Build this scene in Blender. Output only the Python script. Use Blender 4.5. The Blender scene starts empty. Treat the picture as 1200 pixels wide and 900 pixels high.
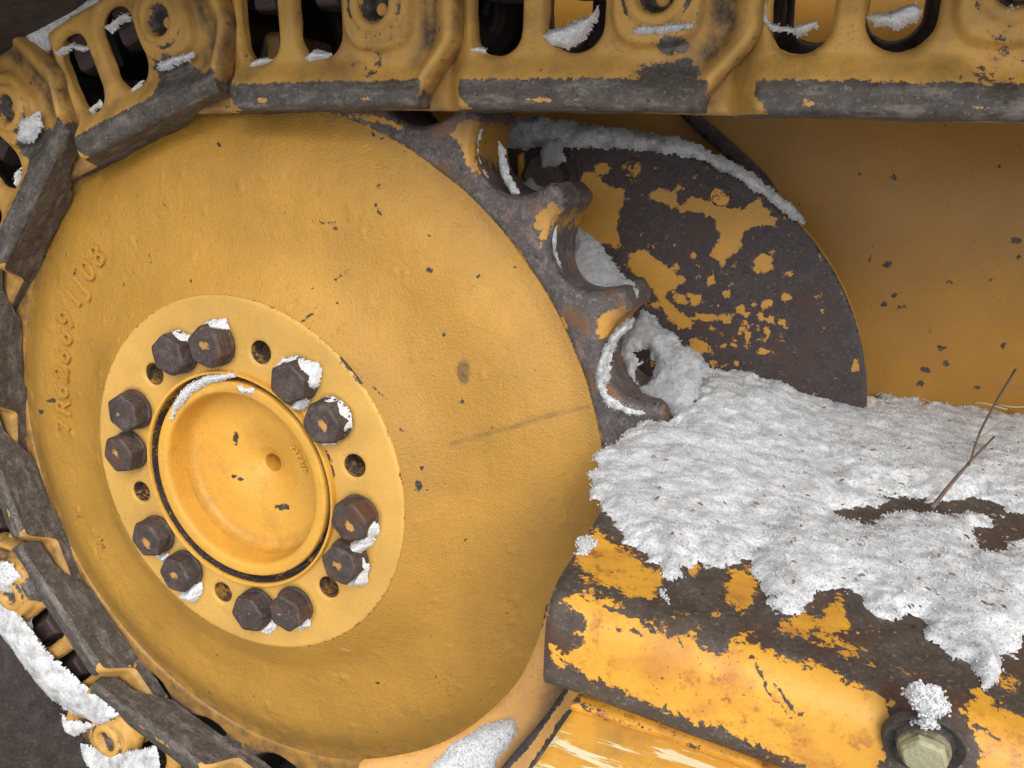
import bpy, math, random
import numpy as np
from mathutils import Matrix, Vector

random.seed(7); RNG = np.random.default_rng(7)
scene = bpy.context.scene
COL = scene.collection
# ------------------------------------------------------------------ camera, light, exposure
ROT = np.array([[0.9284, 0.3705, 0.0218], [-0.121, 0.2454, 0.9616], [0.3515, -0.8956, 0.2729]])
CAM = np.array([0.5377, -0.6151, 0.3266]); FPX = 950.7
cam = bpy.data.objects.new('camera', bpy.data.cameras.new('camera')); COL.objects.link(cam)
mw = Matrix([[ROT[j][i] for j in range(3)] for i in range(3)]).to_4x4(); mw.translation = Vector(CAM)
cam.matrix_world = mw
cam.data.sensor_width = 36; cam.data.lens = FPX * 36 / 1200; cam.data.clip_start = .02; cam.data.clip_end = 500
scene.camera = cam
w = bpy.data.worlds.new("World"); scene.world = w; w.use_nodes = True
nt = w.node_tree; nt.nodes.clear()
SUN_DIR = Vector((.46, -.72, .62)).normalized()      # towards the sun
el = math.asin(SUN_DIR.z); az = math.atan2(SUN_DIR.x, SUN_DIR.y)
sky = nt.nodes.new('ShaderNodeTexSky'); sky.sky_type = 'NISHITA'; sky.sun_disc = False
sky.sun_elevation = el; sky.sun_rotation = az; sky.dust_density = 2; sky.air_density = 1.0
hs = nt.nodes.new('ShaderNodeHueSaturation'); hs.inputs['Saturation'].default_value = .22
bg = nt.nodes.new('ShaderNodeBackground'); bg.inputs['Strength'].default_value = .14
wo = nt.nodes.new('ShaderNodeOutputWorld')
nt.links.new(sky.outputs[0], hs.inputs['Color']); nt.links.new(hs.outputs[0], bg.inputs[0]); nt.links.new(bg.outputs[0], wo.inputs[0])
sl = bpy.data.lights.new('sun', 'SUN'); sl.energy = 1.5; sl.angle = math.radians(35); sl.color = (1, .97, .93)
so = bpy.data.objects.new('sun', sl); COL.objects.link(so); so.rotation_euler = SUN_DIR.to_track_quat('Z', 'Y').to_euler()
vs = scene.view_settings; vs.view_transform = 'Standard'; vs.look = 'None'; vs.gamma = 1; vs.exposure = 0.43; vs.use_curve_mapping = False

# ------------------------------------------------------------------ helpers
def ray(px, py):
    return ROT.T @ np.array([(px - 600) / FPX, -(py - 450) / FPX, -1.])
def on_plane(px, py, o, n):          # where the sight line through a point of the photo meets a plane of the place
    d = ray(px, py); return CAM + d * (np.dot(np.array(o) - CAM, n) / np.dot(d, n))
def onY(px, py, y): return on_plane(px, py, (0, y, 0), (0, 1, 0))
def to_px(P):
    c = (np.asarray(P) - CAM) @ ROT.T
    return np.stack([600 - FPX * c[..., 0] / c[..., 2], 450 + FPX * c[..., 1] / c[..., 2]], -1)

def vnoise(P, seed=0):
    P = np.asarray(P, float); i = np.floor(P).astype(np.int64); f = P - i; f = f * f * (3 - 2 * f)
    def h(a, b, c):
        n = (a * 374761393 + b * 668265263 + c * 2147483647 + seed * 1274126177) & 0xffffffff
        n = ((n ^ (n >> 13)) * 1274126177) & 0xffffffff
        return ((n ^ (n >> 16)) & 0xffff) / 65535.
    r = 0
    for dx in (0, 1):
        for dy in (0, 1):
            for dz in (0, 1):
                wgt = (f[..., 0] if dx else 1 - f[..., 0]) * (f[..., 1] if dy else 1 - f[..., 1]) * (f[..., 2] if dz else 1 - f[..., 2])
                r = r + wgt * h(i[..., 0] + dx, i[..., 1] + dy, i[..., 2] + dz)
    return r
def fbm(P, scale, octaves=4, seed=0, gain=.5):
    P = np.asarray(P, float) * scale; a = 1.; s = 0; t = 0
    for k in range(octaves):
        s = s + a * (vnoise(P, seed + k) - .5); t += a; a *= gain; P = P * 2.03 + 17.3
    return s / t * 2                      # about -1..1
def sstep(a, b, x):
    t = np.clip((x - a) / (b - a), 0, 1); return t * t * (3 - 2 * t)
def poly_sd(Q, poly):                 # signed distance, positive inside
    Q = np.asarray(Q, float); poly = np.asarray(poly, float); n = len(poly)
    d = np.full(Q.shape[:-1], 1e9); ins = np.zeros(Q.shape[:-1], bool)
    for k in range(n):
        a = poly[k]; b = poly[(k + 1) % n]; ab = b - a; ap = Q - a
        t = np.clip((ap @ ab) / (ab @ ab + 1e-12), 0, 1)
        d = np.minimum(d, np.hypot(ap[..., 0] - t * ab[0], ap[..., 1] - t * ab[1]))
        c = ((a[1] > Q[..., 1]) != (b[1] > Q[..., 1])) & (Q[..., 0] < (b[0] - a[0]) * (Q[..., 1] - a[1]) / (b[1] - a[1] + 1e-12) + a[0])
        ins ^= c
    return np.where(ins, d, -d)
def polys_sd(Q, polys):
    r = np.full(np.asarray(Q).shape[:-1], -1e9)
    for p in polys: r = np.maximum(r, poly_sd(Q, p))
    return r
def blobs_sd(Q, blobs):               # (x, y, r) or (x, y, rx, ry)
    r = np.full(np.asarray(Q).shape[:-1], -1e9)
    for b in blobs:
        rx = b[2]; ry = b[3] if len(b) > 3 else b[2]
        d = np.hypot((Q[..., 0] - b[0]) / rx, (Q[..., 1] - b[1]) / ry)
        r = np.maximum(r, (1 - d) * min(rx, ry))
    return r

def tag(o, label=None, cat=None, group=None, kind=None):
    if label: o['label'] = label
    if cat: o['category'] = cat
    if group: o['group'] = group
    if kind: o['kind'] = kind
    return o
def empty(name, loc, label, cat, group=None):
    o = bpy.data.objects.new(name, None); COL.objects.link(o); o.location = loc; o.empty_display_size = .05
    return tag(o, label, cat, group)
def link_obj(name, me, parent=None):
    o = bpy.data.objects.new(name, me); COL.objects.link(o)
    if parent is not None:
        o.parent = parent
        if parent.type == 'EMPTY' or True: o.matrix_parent_inverse = Matrix.Identity(4)
    return o
def mesh(name, V, F, mat, smooth=True, attrs=None, sharp=None):
    me = bpy.data.meshes.new(name); V = np.asarray(V, float)
    me.from_pydata(V.tolist(), [], [tuple(int(i) for i in f) for f in F]); me.update()
    if smooth: me.polygons.foreach_set('use_smooth', np.ones(len(me.polygons), bool))
    if mat is not None: me.materials.append(mat)
    for k, v in (attrs or {}).items():
        a = me.attributes.new(k, 'FLOAT', 'POINT'); a.data.foreach_set('value', np.asarray(v, np.float32).ravel())
    if sharp is not None:
        try: me.set_sharp_from_angle(angle=math.radians(sharp))
        except Exception: pass
    return me

def relief(name, sdf, h, bbox, cell, back, mat, bare=None, dirt_shade=None, rnd=.005, wall_rows=2, wall_noise=0., closed=True, extra=None):
    """cast part: outline sdf(X,Z)<0, front face at w=h(X,Z) (w points to the viewer, world -Y), back at w=back(X,Z)"""
    x0, x1, z0, z1 = bbox; nx = int((x1 - x0) / cell) + 1; nz = int((z1 - z0) / cell) + 1
    X, Z = np.meshgrid(x0 + cell * np.arange(nx), z0 + cell * np.arange(nz), indexing='ij')
    S = sdf(X, Z); keep = S < .5 * cell
    for _ in range(2):
        e = cell * .25; gx = (sdf(X + e, Z) - sdf(X - e, Z)) / (2 * e); gz = (sdf(X, Z + e) - sdf(X, Z - e)) / (2 * e)
        g = np.maximum(np.hypot(gx, gz), .3); m = (np.abs(S) < .5 * cell)
        X = np.where(m, X - S * gx / g ** 2, X); Z = np.where(m, Z - S * gz / g ** 2, Z)
        if _ == 0: S2 = sdf(X, Z); S = np.where(m, S2, S)
    S = sdf(X, Z)
    d = np.maximum(-S, 0); r = rnd if np.isscalar(rnd) else rnd(X, Z)
    fall = np.where(d < r, r - np.sqrt(np.maximum(r * r - (r - np.minimum(d, r)) ** 2, 0)), 0)
    H = h(X, Z) - fall
    idx = -np.ones(X.shape, int); F = []
    a = keep[:-1, :-1]; b = keep[1:, :-1]; c = keep[1:, 1:]; dd = keep[:-1, 1:]
    cnt = a.astype(int) + b + c + dd
    for i, j in zip(*np.nonzero(cnt >= 3)):
        q = [(i, j), (i + 1, j), (i + 1, j + 1), (i, j + 1)]
        F.append([p for p in q if keep[p]])
    used = np.zeros(X.shape, bool)
    for f in F:
        for p in f: used[p] = True
    idx[used] = np.arange(used.sum())
    V = np.stack([X[used], -H[used], Z[used]], 1)
    faces = [[idx[p] for p in f] for f in F]          # +x then +z : normal = -y  OK
    VX, VZ = X[used], Z[used]
    edges = {}
    for f in faces:
        for k in range(len(f)):
            e = (f[k], f[(k + 1) % len(f)]); edges[e] = 1
    bd = [e for e in edges if (e[1], e[0]) not in edges]
    bk = back(VX, VZ) if callable(back) else np.full(len(VX), back)
    n = len(V); allV = [V]; col = {}
    bverts = sorted({v for e in bd for v in e}); base = n
    bi = {v: k for k, v in enumerate(bverts)}; nb = len(bverts)
    bv = np.array(bverts, int)
    rows = []
    for rrow in range(wall_rows + 1):
        t = rrow / wall_rows
        P = V[bv].copy(); P[:, 1] = V[bv, 1] * (1 - t) + (-bk[bv]) * t
        if wall_noise and 0 < rrow:
            nn = fbm(P, 60, 4, 5) * wall_noise
            P[:, 0] += nn; P[:, 2] += fbm(P + 9, 60, 4, 8) * wall_noise
        allV.append(P); rows.append(base + rrow * nb)
    WF = []
    for (p, q) in bd:
        for rrow in range(wall_rows):
            r0, r1 = rows[rrow], rows[rrow + 1]
            WF.append([r0 + bi[q], r0 + bi[p], r1 + bi[p], r1 + bi[q]])
    tot = n + nb * (wall_rows + 1)
    if closed:
        B = V.copy(); B[:, 1] = -bk; B[bv] = allV[-1]
        allV.append(B); BF = [[tot + i for i in reversed(f)] for f in faces]
    else: BF = []
    VV = np.concatenate(allV)
    at = {}
    for nm, fn in (('bare', bare), ('dirt_shade', dirt_shade)):
        if fn is None: continue
        fr = fn(VX, VZ); wl = [fr]
        for rrow in range(wall_rows + 1): wl.append(fr[bv])
        if closed: wl.append(fr)
        at[nm] = np.concatenate(wl)
    if extra: extra(at, n, bv, wall_rows, nb, VX, VZ)
    return mesh(name, VV, faces + WF + BF, mat, True, at)

def revolve(name, prof, mat, n=128, bare=None, dirt_shade=None, flip=False, noise=None):
    prof = np.array(prof); th = np.linspace(0, 2 * np.pi, n, endpoint=False)
    R_ = prof[:, 0][:, None]; Y = prof[:, 1][:, None] + 0 * th
    X = R_ * np.cos(th); Z = R_ * np.sin(th); V = np.stack([X, Y, Z], -1)
    if noise is not None: V[..., 1] += noise(V)
    m = len(prof); F = []
    for i in range(m - 1):
        for j in range(n):
            k = (j + 1) % n; f = [i * n + j, i * n + k, (i + 1) * n + k, (i + 1) * n + j]
            F.append(f if not flip else f[::-1])
    V = V.reshape(-1, 3); at = {}
    if bare is not None: at['bare'] = bare(V)
    if dirt_shade is not None: at['dirt_shade'] = dirt_shade(V)
    return mesh(name, V, F, mat, True, at)
def smooth_prof(pts, k=6):
    pts = np.array(pts, float); out = []
    P = np.vstack([2 * pts[0] - pts[1], pts, 2 * pts[-1] - pts[-2]])
    for i in range(1, len(P) - 2):
        p0, p1, p2, p3 = P[i - 1:i + 3]
        for s in range(k):
            t = s / k
            out.append(.5 * ((2 * p1) + (-p0 + p2) * t + (2 * p0 - 5 * p1 + 4 * p2 - p3) * t * t + (-p0 + 3 * p1 - 3 * p2 + p3) * t ** 3))
    out.append(pts[-1]); return np.array(out)
def tube(name, pts, rad, mat, seg=8):
    pts = np.array(pts, float); rad = np.broadcast_to(rad, len(pts)); V = []; F = []
    for i, p in enumerate(pts):
        t = pts[min(i + 1, len(pts) - 1)] - pts[max(i - 1, 0)]; t = t / np.linalg.norm(t)
        a = np.cross(t, [0.3, .2, .9]); a /= np.linalg.norm(a); b = np.cross(t, a)
        for k in range(seg):
            an = 2 * math.pi * k / seg; V.append(p + rad[i] * (math.cos(an) * a + math.sin(an) * b))
    for i in range(len(pts) - 1):
        for k in range(seg):
            l = (k + 1) % seg; F.append([i * seg + k, i * seg + l, (i + 1) * seg + l, (i + 1) * seg + k])
    F.append(list(range(seg))[::-1]); F.append([(len(pts) - 1) * seg + k for k in range(seg)])
    return mesh(name, V, F, mat)
def slab(name, o, ax, ay, nrm, poly, thick, mat, cell=.003, bare=None, dirt_shade=None, bend=None):
    """plate cut to polygon (plane coords) in a plane (o, ax, ay, nrm towards the viewer); front at nrm*0, goes back by thick"""
    poly = np.array(poly); lo = poly.min(0) - .002; hi = poly.max(0) + .002
    sd = lambda X, Z: -poly_sd(np.stack([X, Z], -1), poly)
    o = np.array(o, float); ax = np.array(ax, float); ay = np.array(ay, float); nrm = np.array(nrm, float)
    W = lambda X, Z: o + X[..., None] * ax + Z[..., None] * ay
    hb = (lambda X, Z: 0 * X) if bend is None else bend
    me = relief(name, sd, hb, (lo[0], hi[0], lo[1], hi[1]), cell, -thick, mat,
                bare=(None if bare is None else (lambda X, Z: bare(W(X, Z)))), dirt_shade=(None if dirt_shade is None else (lambda X, Z: dirt_shade(W(X, Z)))), rnd=.0015)
    n = len(me.vertices); c = np.empty(n * 3); me.vertices.foreach_get('co', c); c = c.reshape(-1, 3)
    V = o + c[:, :1] * ax + c[:, 2:3] * ay - c[:, 1:2] * nrm
    me.vertices.foreach_set('co', V.ravel()); me.update()
    return me
def to_plane(pts, o, ax, ay, nrm):
    r = []
    for p in pts:
        P = on_plane(p[0], p[1], o, np.array(nrm)); r.append((np.dot(P - o, ax), np.dot(P - o, ay)))
    return np.array(r)

# ------------------------------------------------------------------ materials
def N(t, typ, **kw):
    n = t.nodes.new(typ)
    for k, v in kw.items():
        if k in n.inputs.keys() if not isinstance(k, int) else False: n.inputs[k].default_value = v
        else: setattr(n, k, v)
    return n
def newmat(name):
    m = bpy.data.materials.new(name); m.use_nodes = True; t = m.node_tree; t.nodes.clear()
    out = t.nodes.new('ShaderNodeOutputMaterial'); b = t.nodes.new('ShaderNodeBsdfPrincipled'); t.links.new(b.outputs[0], out.inputs[0])
    return m, t, b
def math_n(t, op, a, b=None, clamp=False):
    n = t.nodes.new('ShaderNodeMath'); n.operation = op; n.use_clamp = clamp
    for i, v in enumerate((a, b)):
        if v is None: continue
        if isinstance(v, (int, float)): n.inputs[i].default_value = v
        else: t.links.new(v, n.inputs[i])
    return n.outputs[0]
def mixc(t, f, a, b):
    n = t.nodes.new('ShaderNodeMix'); n.data_type = 'RGBA'
    for s, v in ((0, f), (6, a), (7, b)):
        if isinstance(v, tuple): n.inputs[s].default_value = (*v, 1)
        elif isinstance(v, (int, float)): n.inputs[s].default_value = v
        else: t.links.new(v, n.inputs[s])
    return n.outputs[2]
def mixf(t, f, a, b):
    n = t.nodes.new('ShaderNodeMix'); n.data_type = 'FLOAT'
    for s, v in ((0, f), (2, a), (3, b)):
        if isinstance(v, (int, float)): n.inputs[s].default_value = v
        else: t.links.new(v, n.inputs[s])
    return n.outputs[0]
def noise(t, vec, scale, detail=6, rough=.55, dist=0.):
    n = t.nodes.new('ShaderNodeTexNoise'); n.inputs['Scale'].default_value = scale; n.inputs['Detail'].default_value = detail
    n.inputs['Roughness'].default_value = rough; n.inputs['Distortion'].default_value = dist; t.links.new(vec, n.inputs['Vector']); return n.outputs['Fac']
def ramp(t, f, a, b):
    n = t.nodes.new('ShaderNodeMapRange'); n.inputs['From Min'].default_value = a; n.inputs['From Max'].default_value = b
    t.links.new(f, n.inputs['Value']); return n.outputs[0]
def coords(t, stretch=None, rnd=True):
    tc = t.nodes.new('ShaderNodeTexCoord'); v = tc.outputs['Object']
    if rnd:
        oi = t.nodes.new('ShaderNodeObjectInfo'); s = t.nodes.new('ShaderNodeVectorMath'); s.operation = 'SCALE'
        cb = t.nodes.new('ShaderNodeCombineXYZ')
        for k in range(3): t.links.new(oi.outputs['Random'], cb.inputs[k])
        s.inputs['Scale'].default_value = 7; t.links.new(cb.outputs[0], s.inputs[0])
        ad = t.nodes.new('ShaderNodeVectorMath'); t.links.new(v, ad.inputs[0]); t.links.new(s.outputs[0], ad.inputs[1]); v = ad.outputs[0]
    if stretch:
        mp = t.nodes.new('ShaderNodeMapping'); mp.inputs['Scale'].default_value = stretch; t.links.new(v, mp.inputs['Vector'])
        return v, mp.outputs[0]
    return v
def attr(t, nm):
    a = t.nodes.new('ShaderNodeAttribute'); a.attribute_name = nm; return a.outputs['Fac']

def mapped(t, v, sc):
    if not sc: return v
    mp = t.nodes.new('ShaderNodeMapping'); mp.inputs['Scale'].default_value = sc; t.links.new(v, mp.inputs['Vector']); return mp.outputs[0]
def painted(name, base, bareA=(.032, .022, .022), bareB=(.06, .045, .04), rough=.42, amp=1.2, nscale=45, cast=.3, cast_scale=140, wear=.0,
            speck=.62, dust=(.16, .10, .05), dustamt=.35, stretch=None, rust=None, bare_metal=0., primer=None, scrape=.35, sstr=None, rub=None):
    m, t, b = newmat(name)
    if stretch: v0, v = coords(t, stretch)
    else: v = coords(t); v0 = v
    n1 = noise(t, v, 9, 5); n2 = noise(t, v, nscale, 8, .6); n3 = noise(t, v, 260, 6, .65)
    c = mixc(t, ramp(t, n1, .35, .68), tuple(x * .86 for x in base), tuple(min(1, x * 1.1) for x in base))
    c = mixc(t, math_n(t, 'MULTIPLY', ramp(t, noise(t, v0, 26, 8, .66), .49, .70), dustamt), c, dust)          # dusty blotches
    c = mixc(t, math_n(t, 'MULTIPLY', ramp(t, n3, .45, .75), .18), c, tuple(x * .45 for x in base))
    # dirt attribute: ragged dark greasy film, and shade painted into the hub recesses
    dm = math_n(t, 'MULTIPLY', attr(t, 'dirt_shade'), ramp(t, noise(t, v0, 60, 8, .7), .25, .62), True)
    c = mixc(t, dm, c, (.055, .038, .028))
    # small chips
    vo = t.nodes.new('ShaderNodeTexVoronoi'); vo.inputs['Scale'].default_value = 75; vo.inputs['Randomness'].default_value = 1
    dv = t.nodes.new('ShaderNodeVectorMath'); nv = t.nodes.new('ShaderNodeTexNoise'); nv.inputs['Scale'].default_value = 150
    t.links.new(v0, nv.inputs['Vector']); sc = t.nodes.new('ShaderNodeVectorMath'); sc.operation = 'SCALE'; sc.inputs['Scale'].default_value = .012
    t.links.new(nv.outputs['Color'], sc.inputs[0]); t.links.new(v0, dv.inputs[0]); t.links.new(sc.outputs[0], dv.inputs[1]); t.links.new(dv.outputs[0], vo.inputs['Vector'])
    sel = math_n(t, 'GREATER_THAN', noise(t, v0, 38, 3), speck)
    chip = math_n(t, 'MULTIPLY', math_n(t, 'LESS_THAN', vo.outputs['Distance'], .13), sel)
    vp = t.nodes.new('ShaderNodeTexVoronoi'); vp.inputs['Scale'].default_value = 300; t.links.new(v0, vp.inputs['Vector'])
    pit = math_n(t, 'MULTIPLY', math_n(t, 'LESS_THAN', vp.outputs['Distance'], .17), ramp(t, noise(t, v0, 16, 4, .6), .50, .60))
    c = mixc(t, math_n(t, 'MULTIPLY', pit, .6), c, (.09, .05, .025))
    f = math_n(t, 'ADD', attr(t, 'bare'), math_n(t, 'MULTIPLY', math_n(t, 'SUBTRACT', n2, .5), amp * 2.2))
    f = math_n(t, 'ADD', f, math_n(t, 'MULTIPLY', math_n(t, 'SUBTRACT', noise(t, v0, 130, 8, .72), .5), amp * 3.4))
    f = math_n(t, 'ADD', f, math_n(t, 'MULTIPLY', math_n(t, 'SUBTRACT', n3, .5), amp * 1.6))
    f = math_n(t, 'ADD', f, wear)
    mask = ramp(t, f, .0, .06)
    edge = math_n(t, 'MULTIPLY', ramp(t, f, -.16, .0), math_n(t, 'SUBTRACT', 1, mask), True)
    mask = math_n(t, 'MAXIMUM', mask, chip)
    if rub: c = mixc(t, math_n(t, 'MULTIPLY', ramp(t, noise(t, v0, 95, 9, .75), .52, .64), ramp(t, noise(t, v0, 14, 4, .6), .42, .62)), c, rub)
    bc = mixc(t, ramp(t, noise(t, v, 70, 8, .7), .35, .68), bareA, bareB)
    bc = mixc(t, math_n(t, 'MULTIPLY', ramp(t, noise(t, v, 330, 5, .7), .56, .72), .8), bc, tuple(x * 2.6 + .03 for x in bareB))
    bc = mixc(t, math_n(t, 'MULTIPLY', ramp(t, noise(t, mapped(t, v0, sstr), 60, 9, .75), .50, .64), scrape), bc, tuple(x * 2.1 + .015 for x in bareB))
    bc = mixc(t, ramp(t, noise(t, v, 180, 6, .7), .58, .70), bc, (.012, .010, .010))
    if rust: bc = mixc(t, ramp(t, noise(t, v0, 30, 7, .6), .52, .66), bc, rust)
    c = mixc(t, math_n(t, 'MULTIPLY', edge, .5), c, (base[0] * .55, base[1] * .38, base[2] * .6))
    if primer: c = mixc(t, ramp(t, noise(t, v, 55, 8, .68), primer[3], primer[3] + .03), c, primer[:3])
    c = mixc(t, mask, c, bc)
    t.links.new(c, b.inputs['Base Color'])
    t.links.new(mixf(t, mask, math_n(t, 'ADD', rough, math_n(t, 'MULTIPLY', n2, .22)), math_n(t, 'ADD', .45, math_n(t, 'MULTIPLY', n3, .35))), b.inputs['Roughness'])
    if bare_metal: t.links.new(math_n(t, 'MULTIPLY', mask, bare_metal), b.inputs['Metallic'])
    hgt = math_n(t, 'ADD', math_n(t, 'MULTIPLY', noise(t, v0, cast_scale, 4, .55), cast), math_n(t, 'MULTIPLY', noise(t, v0, 45, 3, .5), cast * .5))
    hgt = math_n(t, 'ADD', hgt, math_n(t, 'MULTIPLY', mask, -.18))
    hgt = math_n(t, 'ADD', hgt, math_n(t, 'MULTIPLY', math_n(t, 'MULTIPLY', mask, noise(t, v, 420, 6, .75)), .35))
    bp = t.nodes.new('ShaderNodeBump'); bp.inputs['Distance'].default_value = .0022; bp.inputs['Strength'].default_value = .8
    t.links.new(hgt, bp.inputs['Height']); t.links.new(bp.outputs[0], b.inputs['Normal'])
    return m
YEL = (.60, .315, .060)
M_WEB = painted('cast_yellow_paint', (.475, .248, .036), cast=.75, cast_scale=420, speck=.60, dustamt=.10)
M_FLANGE = painted('machined_yellow_paint', (.62, .355, .078), cast=.12, speck=.74, dustamt=.12)
M_CAP = painted('hub_cap_yellow_paint', (.68, .355, .050), cast=.4, speck=.7, dustamt=.2, rough=.42)
M_LINK = painted('track_link_paint', (.60, .335, .078), bareA=(.05, .042, .036), bareB=(.105, .09, .078), cast=.35, speck=.60, dustamt=.55, rough=.5, bare_metal=.1, amp=.7, scrape=.75, sstr=(.5, 1.5, 1.5))
M_RIM = painted('worn_rim_steel', (.50, .255, .042), bareA=(.060, .050, .048), bareB=(.115, .098, .092), scrape=.8, cast=.35, amp=.95, rust=(.16, .075, .03), bare_metal=.2, dustamt=.5)
M_DISC = painted('flaking_cover_paint', (.52, .26, .035), bareA=(.030, .020, .021), bareB=(.048, .035, .034), cast=.1, amp=.8, nscale=60, rust=(.055, .028, .020), scrape=.2, dustamt=.2, rough=.4)
M_GUARD = painted('weathered_guard_paint', (.74, .365, .038), bareA=(.050, .033, .024), bareB=(.095, .075, .058), cast=.2, amp=1.15, nscale=38, dustamt=.75, rust=(.085, .036, .020), dust=(.42, .15, .035), speck=.60, scrape=.25, rub=(.30, .095, .022))
M_PANEL = painted('glossy_side_panel_paint', (.39, .185, .022), cast=.12, cast_scale=40, speck=.72, rough=.30, dustamt=.12)
M_PLATE = painted('mud_plate_paint', (.64, .32, .07), cast=.3, dustamt=.45, speck=.58, amp=.7)
M_SCRATCH = painted('scratched_step_paint', (.72, .36, .05), cast=.15, stretch=(.1, 1.6, 1.6), primer=(.72, .63, .40, .55), amp=.6, dustamt=.5, speck=.6, nscale=80)
M_BOLT = painted('rusted_bolt_steel', (.6, .33, .07), bareA=(.042, .028, .025), bareB=(.078, .058, .050), rust=(.11, .05, .028), scrape=.5, cast=.3, amp=.25, bare_metal=.1)
M_DARK = painted('dark_oxidised_steel', (.05, .035, .03), bareA=(.022, .016, .014), bareB=(.045, .034, .030), cast=.5, amp=.4, wear=.6)
M_PALE = painted('pale_corroded_cap', (.42, .40, .24), bareA=(.20, .17, .10), bareB=(.3, .27, .18), cast=.6, cast_scale=260, amp=.5, wear=-.2, dustamt=.3)
M_BROWN = painted('brown_primed_nut', (.06, .035, .032), bareA=(.045, .026, .025), bareB=(.06, .038, .036), cast=.3, amp=.3, wear=.5)
def snow_mat():
    m, t, b = newmat('granular_snow'); v = coords(t, rnd=False)
    n = noise(t, v, 620, 4, .75); n2 = noise(t, v, 60, 5, .65)
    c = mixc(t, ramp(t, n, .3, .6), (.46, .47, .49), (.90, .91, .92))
    c = mixc(t, math_n(t, 'MULTIPLY', ramp(t, n2, .44, .66), attr(t, 'dirt_shade'), True), c, (.30, .30, .30))
    c = mixc(t, math_n(t, 'SUBTRACT', attr(t, 'dirt_shade'), 1, True), c, mixc(t, ramp(t, n2, .35, .65), (.13, .13, .13), (.34, .34, .35)))  # above one: missing shade painted into the snow as dark grey
    sp = math_n(t, 'GREATER_THAN', noise(t, v, 330, 2), .735)
    c = mixc(t, sp, c, (.10, .08, .06)); t.links.new(c, b.inputs['Base Color'])
    b.inputs['Roughness'].default_value = .5; b.inputs['Subsurface Weight'].default_value = .35; b.inputs['Subsurface Radius'].default_value = (1, 1, 1); b.inputs['Subsurface Scale'].default_value = .0025
    bp = t.nodes.new('ShaderNodeBump'); bp.inputs['Distance'].default_value = .0017; bp.inputs['Strength'].default_value = .8
    t.links.new(noise(t, v, 380, 5, .8), bp.inputs['Height']); t.links.new(bp.outputs[0], b.inputs['Normal'])
    return m
M_SNOW = snow_mat()
def flat(name, col, rough=.7):
    m, t, b = newmat(name); v = coords(t)
    t.links.new(mixc(t, noise(t, v, 40, 6), tuple(x * .6 for x in col), tuple(x * 1.4 for x in col)), b.inputs['Base Color']); b.inputs['Roughness'].default_value = rough
    return m
M_TWIG = flat('dry_twig_bark', (.15, .105, .075)); M_STRAW = flat('dry_straw', (.42, .33, .2))

# ------------------------------------------------------------------ ground
g = []
n = 60; gx = np.linspace(-1, 1, n); gx = np.sign(gx) * np.abs(gx) ** 3 * 60
GX, GY = np.meshgrid(gx, gx, indexing='ij'); P = np.stack([GX, GY, 0 * GX], -1)
V = np.stack([GX, GY, -.80 + fbm(P, 3, 4) * .03], -1).reshape(-1, 3)
F = [[i * n + j, (i + 1) * n + j, (i + 1) * n + j + 1, i * n + j + 1] for i in range(n - 1) for j in range(n - 1)]
def ground_mat():
    m, t, b = newmat('snowy_ground'); v = coords(t, rnd=False)
    c = mixc(t, ramp(t, noise(t, v, 6, 8, .6), .47, .53), (.05, .04, .035), (.80, .81, .84)); t.links.new(c, b.inputs['Base Color']); b.inputs['Roughness'].default_value = .7
    return m
tag(link_obj('ground', mesh('ground', V, F, ground_mat())), kind='structure')

# ------------------------------------------------------------------ drive sprocket
YR = .054                                   # front of the toothed rim
sprocket = empty('drive_sprocket', (0, 0, 0), 'big yellow cast drive sprocket wheel with worn toothed rim inside the track', 'sprocket')
# dished web
prof = smooth_prof([(.180, .004), (.1895, .0035), (.205, .0100), (.23, .0215), (.26, .0285), (.285, .0310), (.305, .0330), (.322, .0370), (.338, .0440), (.352, .0515), (.361, .0550), (.370, .0565)], 12)
def web_noise(V):
    r = np.hypot(V[..., 0], V[..., 2]); e = sstep(.19, .21, r) * (1 - sstep(.355, .367, r))
    return e * (fbm(V, 14, 3, 3) * .0008 + np.maximum(fbm(V, 55, 3, 5) - .18, 0) * .0018 - np.maximum(fbm(V, 90, 2, 15) - .45, 0) * .004)
def line_sd(Q, pts, wd):
    d = np.full(Q.shape[:-1], 1e9)
    for k in range(len(pts) - 1):
        a_ = np.array(pts[k], float); ab = np.array(pts[k + 1], float) - a_; t_ = np.clip(((Q - a_) @ ab) / (ab @ ab), 0, 1)
        d = np.minimum(d, np.hypot(Q[..., 0] - a_[0] - t_ * ab[0], Q[..., 1] - a_[1] - t_ * ab[1]))
    return wd - d
def web_bare(V):
    q = to_px(V); m_ = blobs_sd(q, [(503, 317, 5, 4), (490, 571, 4, 8), (494, 549, 3, 3), (257, 170, 3, 2), (176, 304, 1.5, 6), (392, 268, 3, 2), (88, 320, 2, 4), (470, 505, 3, 3), (520, 392, 2.5, 3), (540, 470, 2, 2), (120, 640, 3, 4), (95, 605, 4, 2), (60, 470, 6, 2.5), (48, 482, 3, 2)])
    for ln in ([(408, 316), (390, 330), (378, 338)], [(372, 352), (368, 366), (352, 378)], [(365, 258), (380, 262), (392, 260)], [(440, 240), (446, 252)], [(436, 452), (452, 468)]):
        m_ = np.maximum(m_, line_sd(q, ln, 1.6) - .8)
    return np.clip(m_ / 2.2, -1.15, .5) - .1
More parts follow.
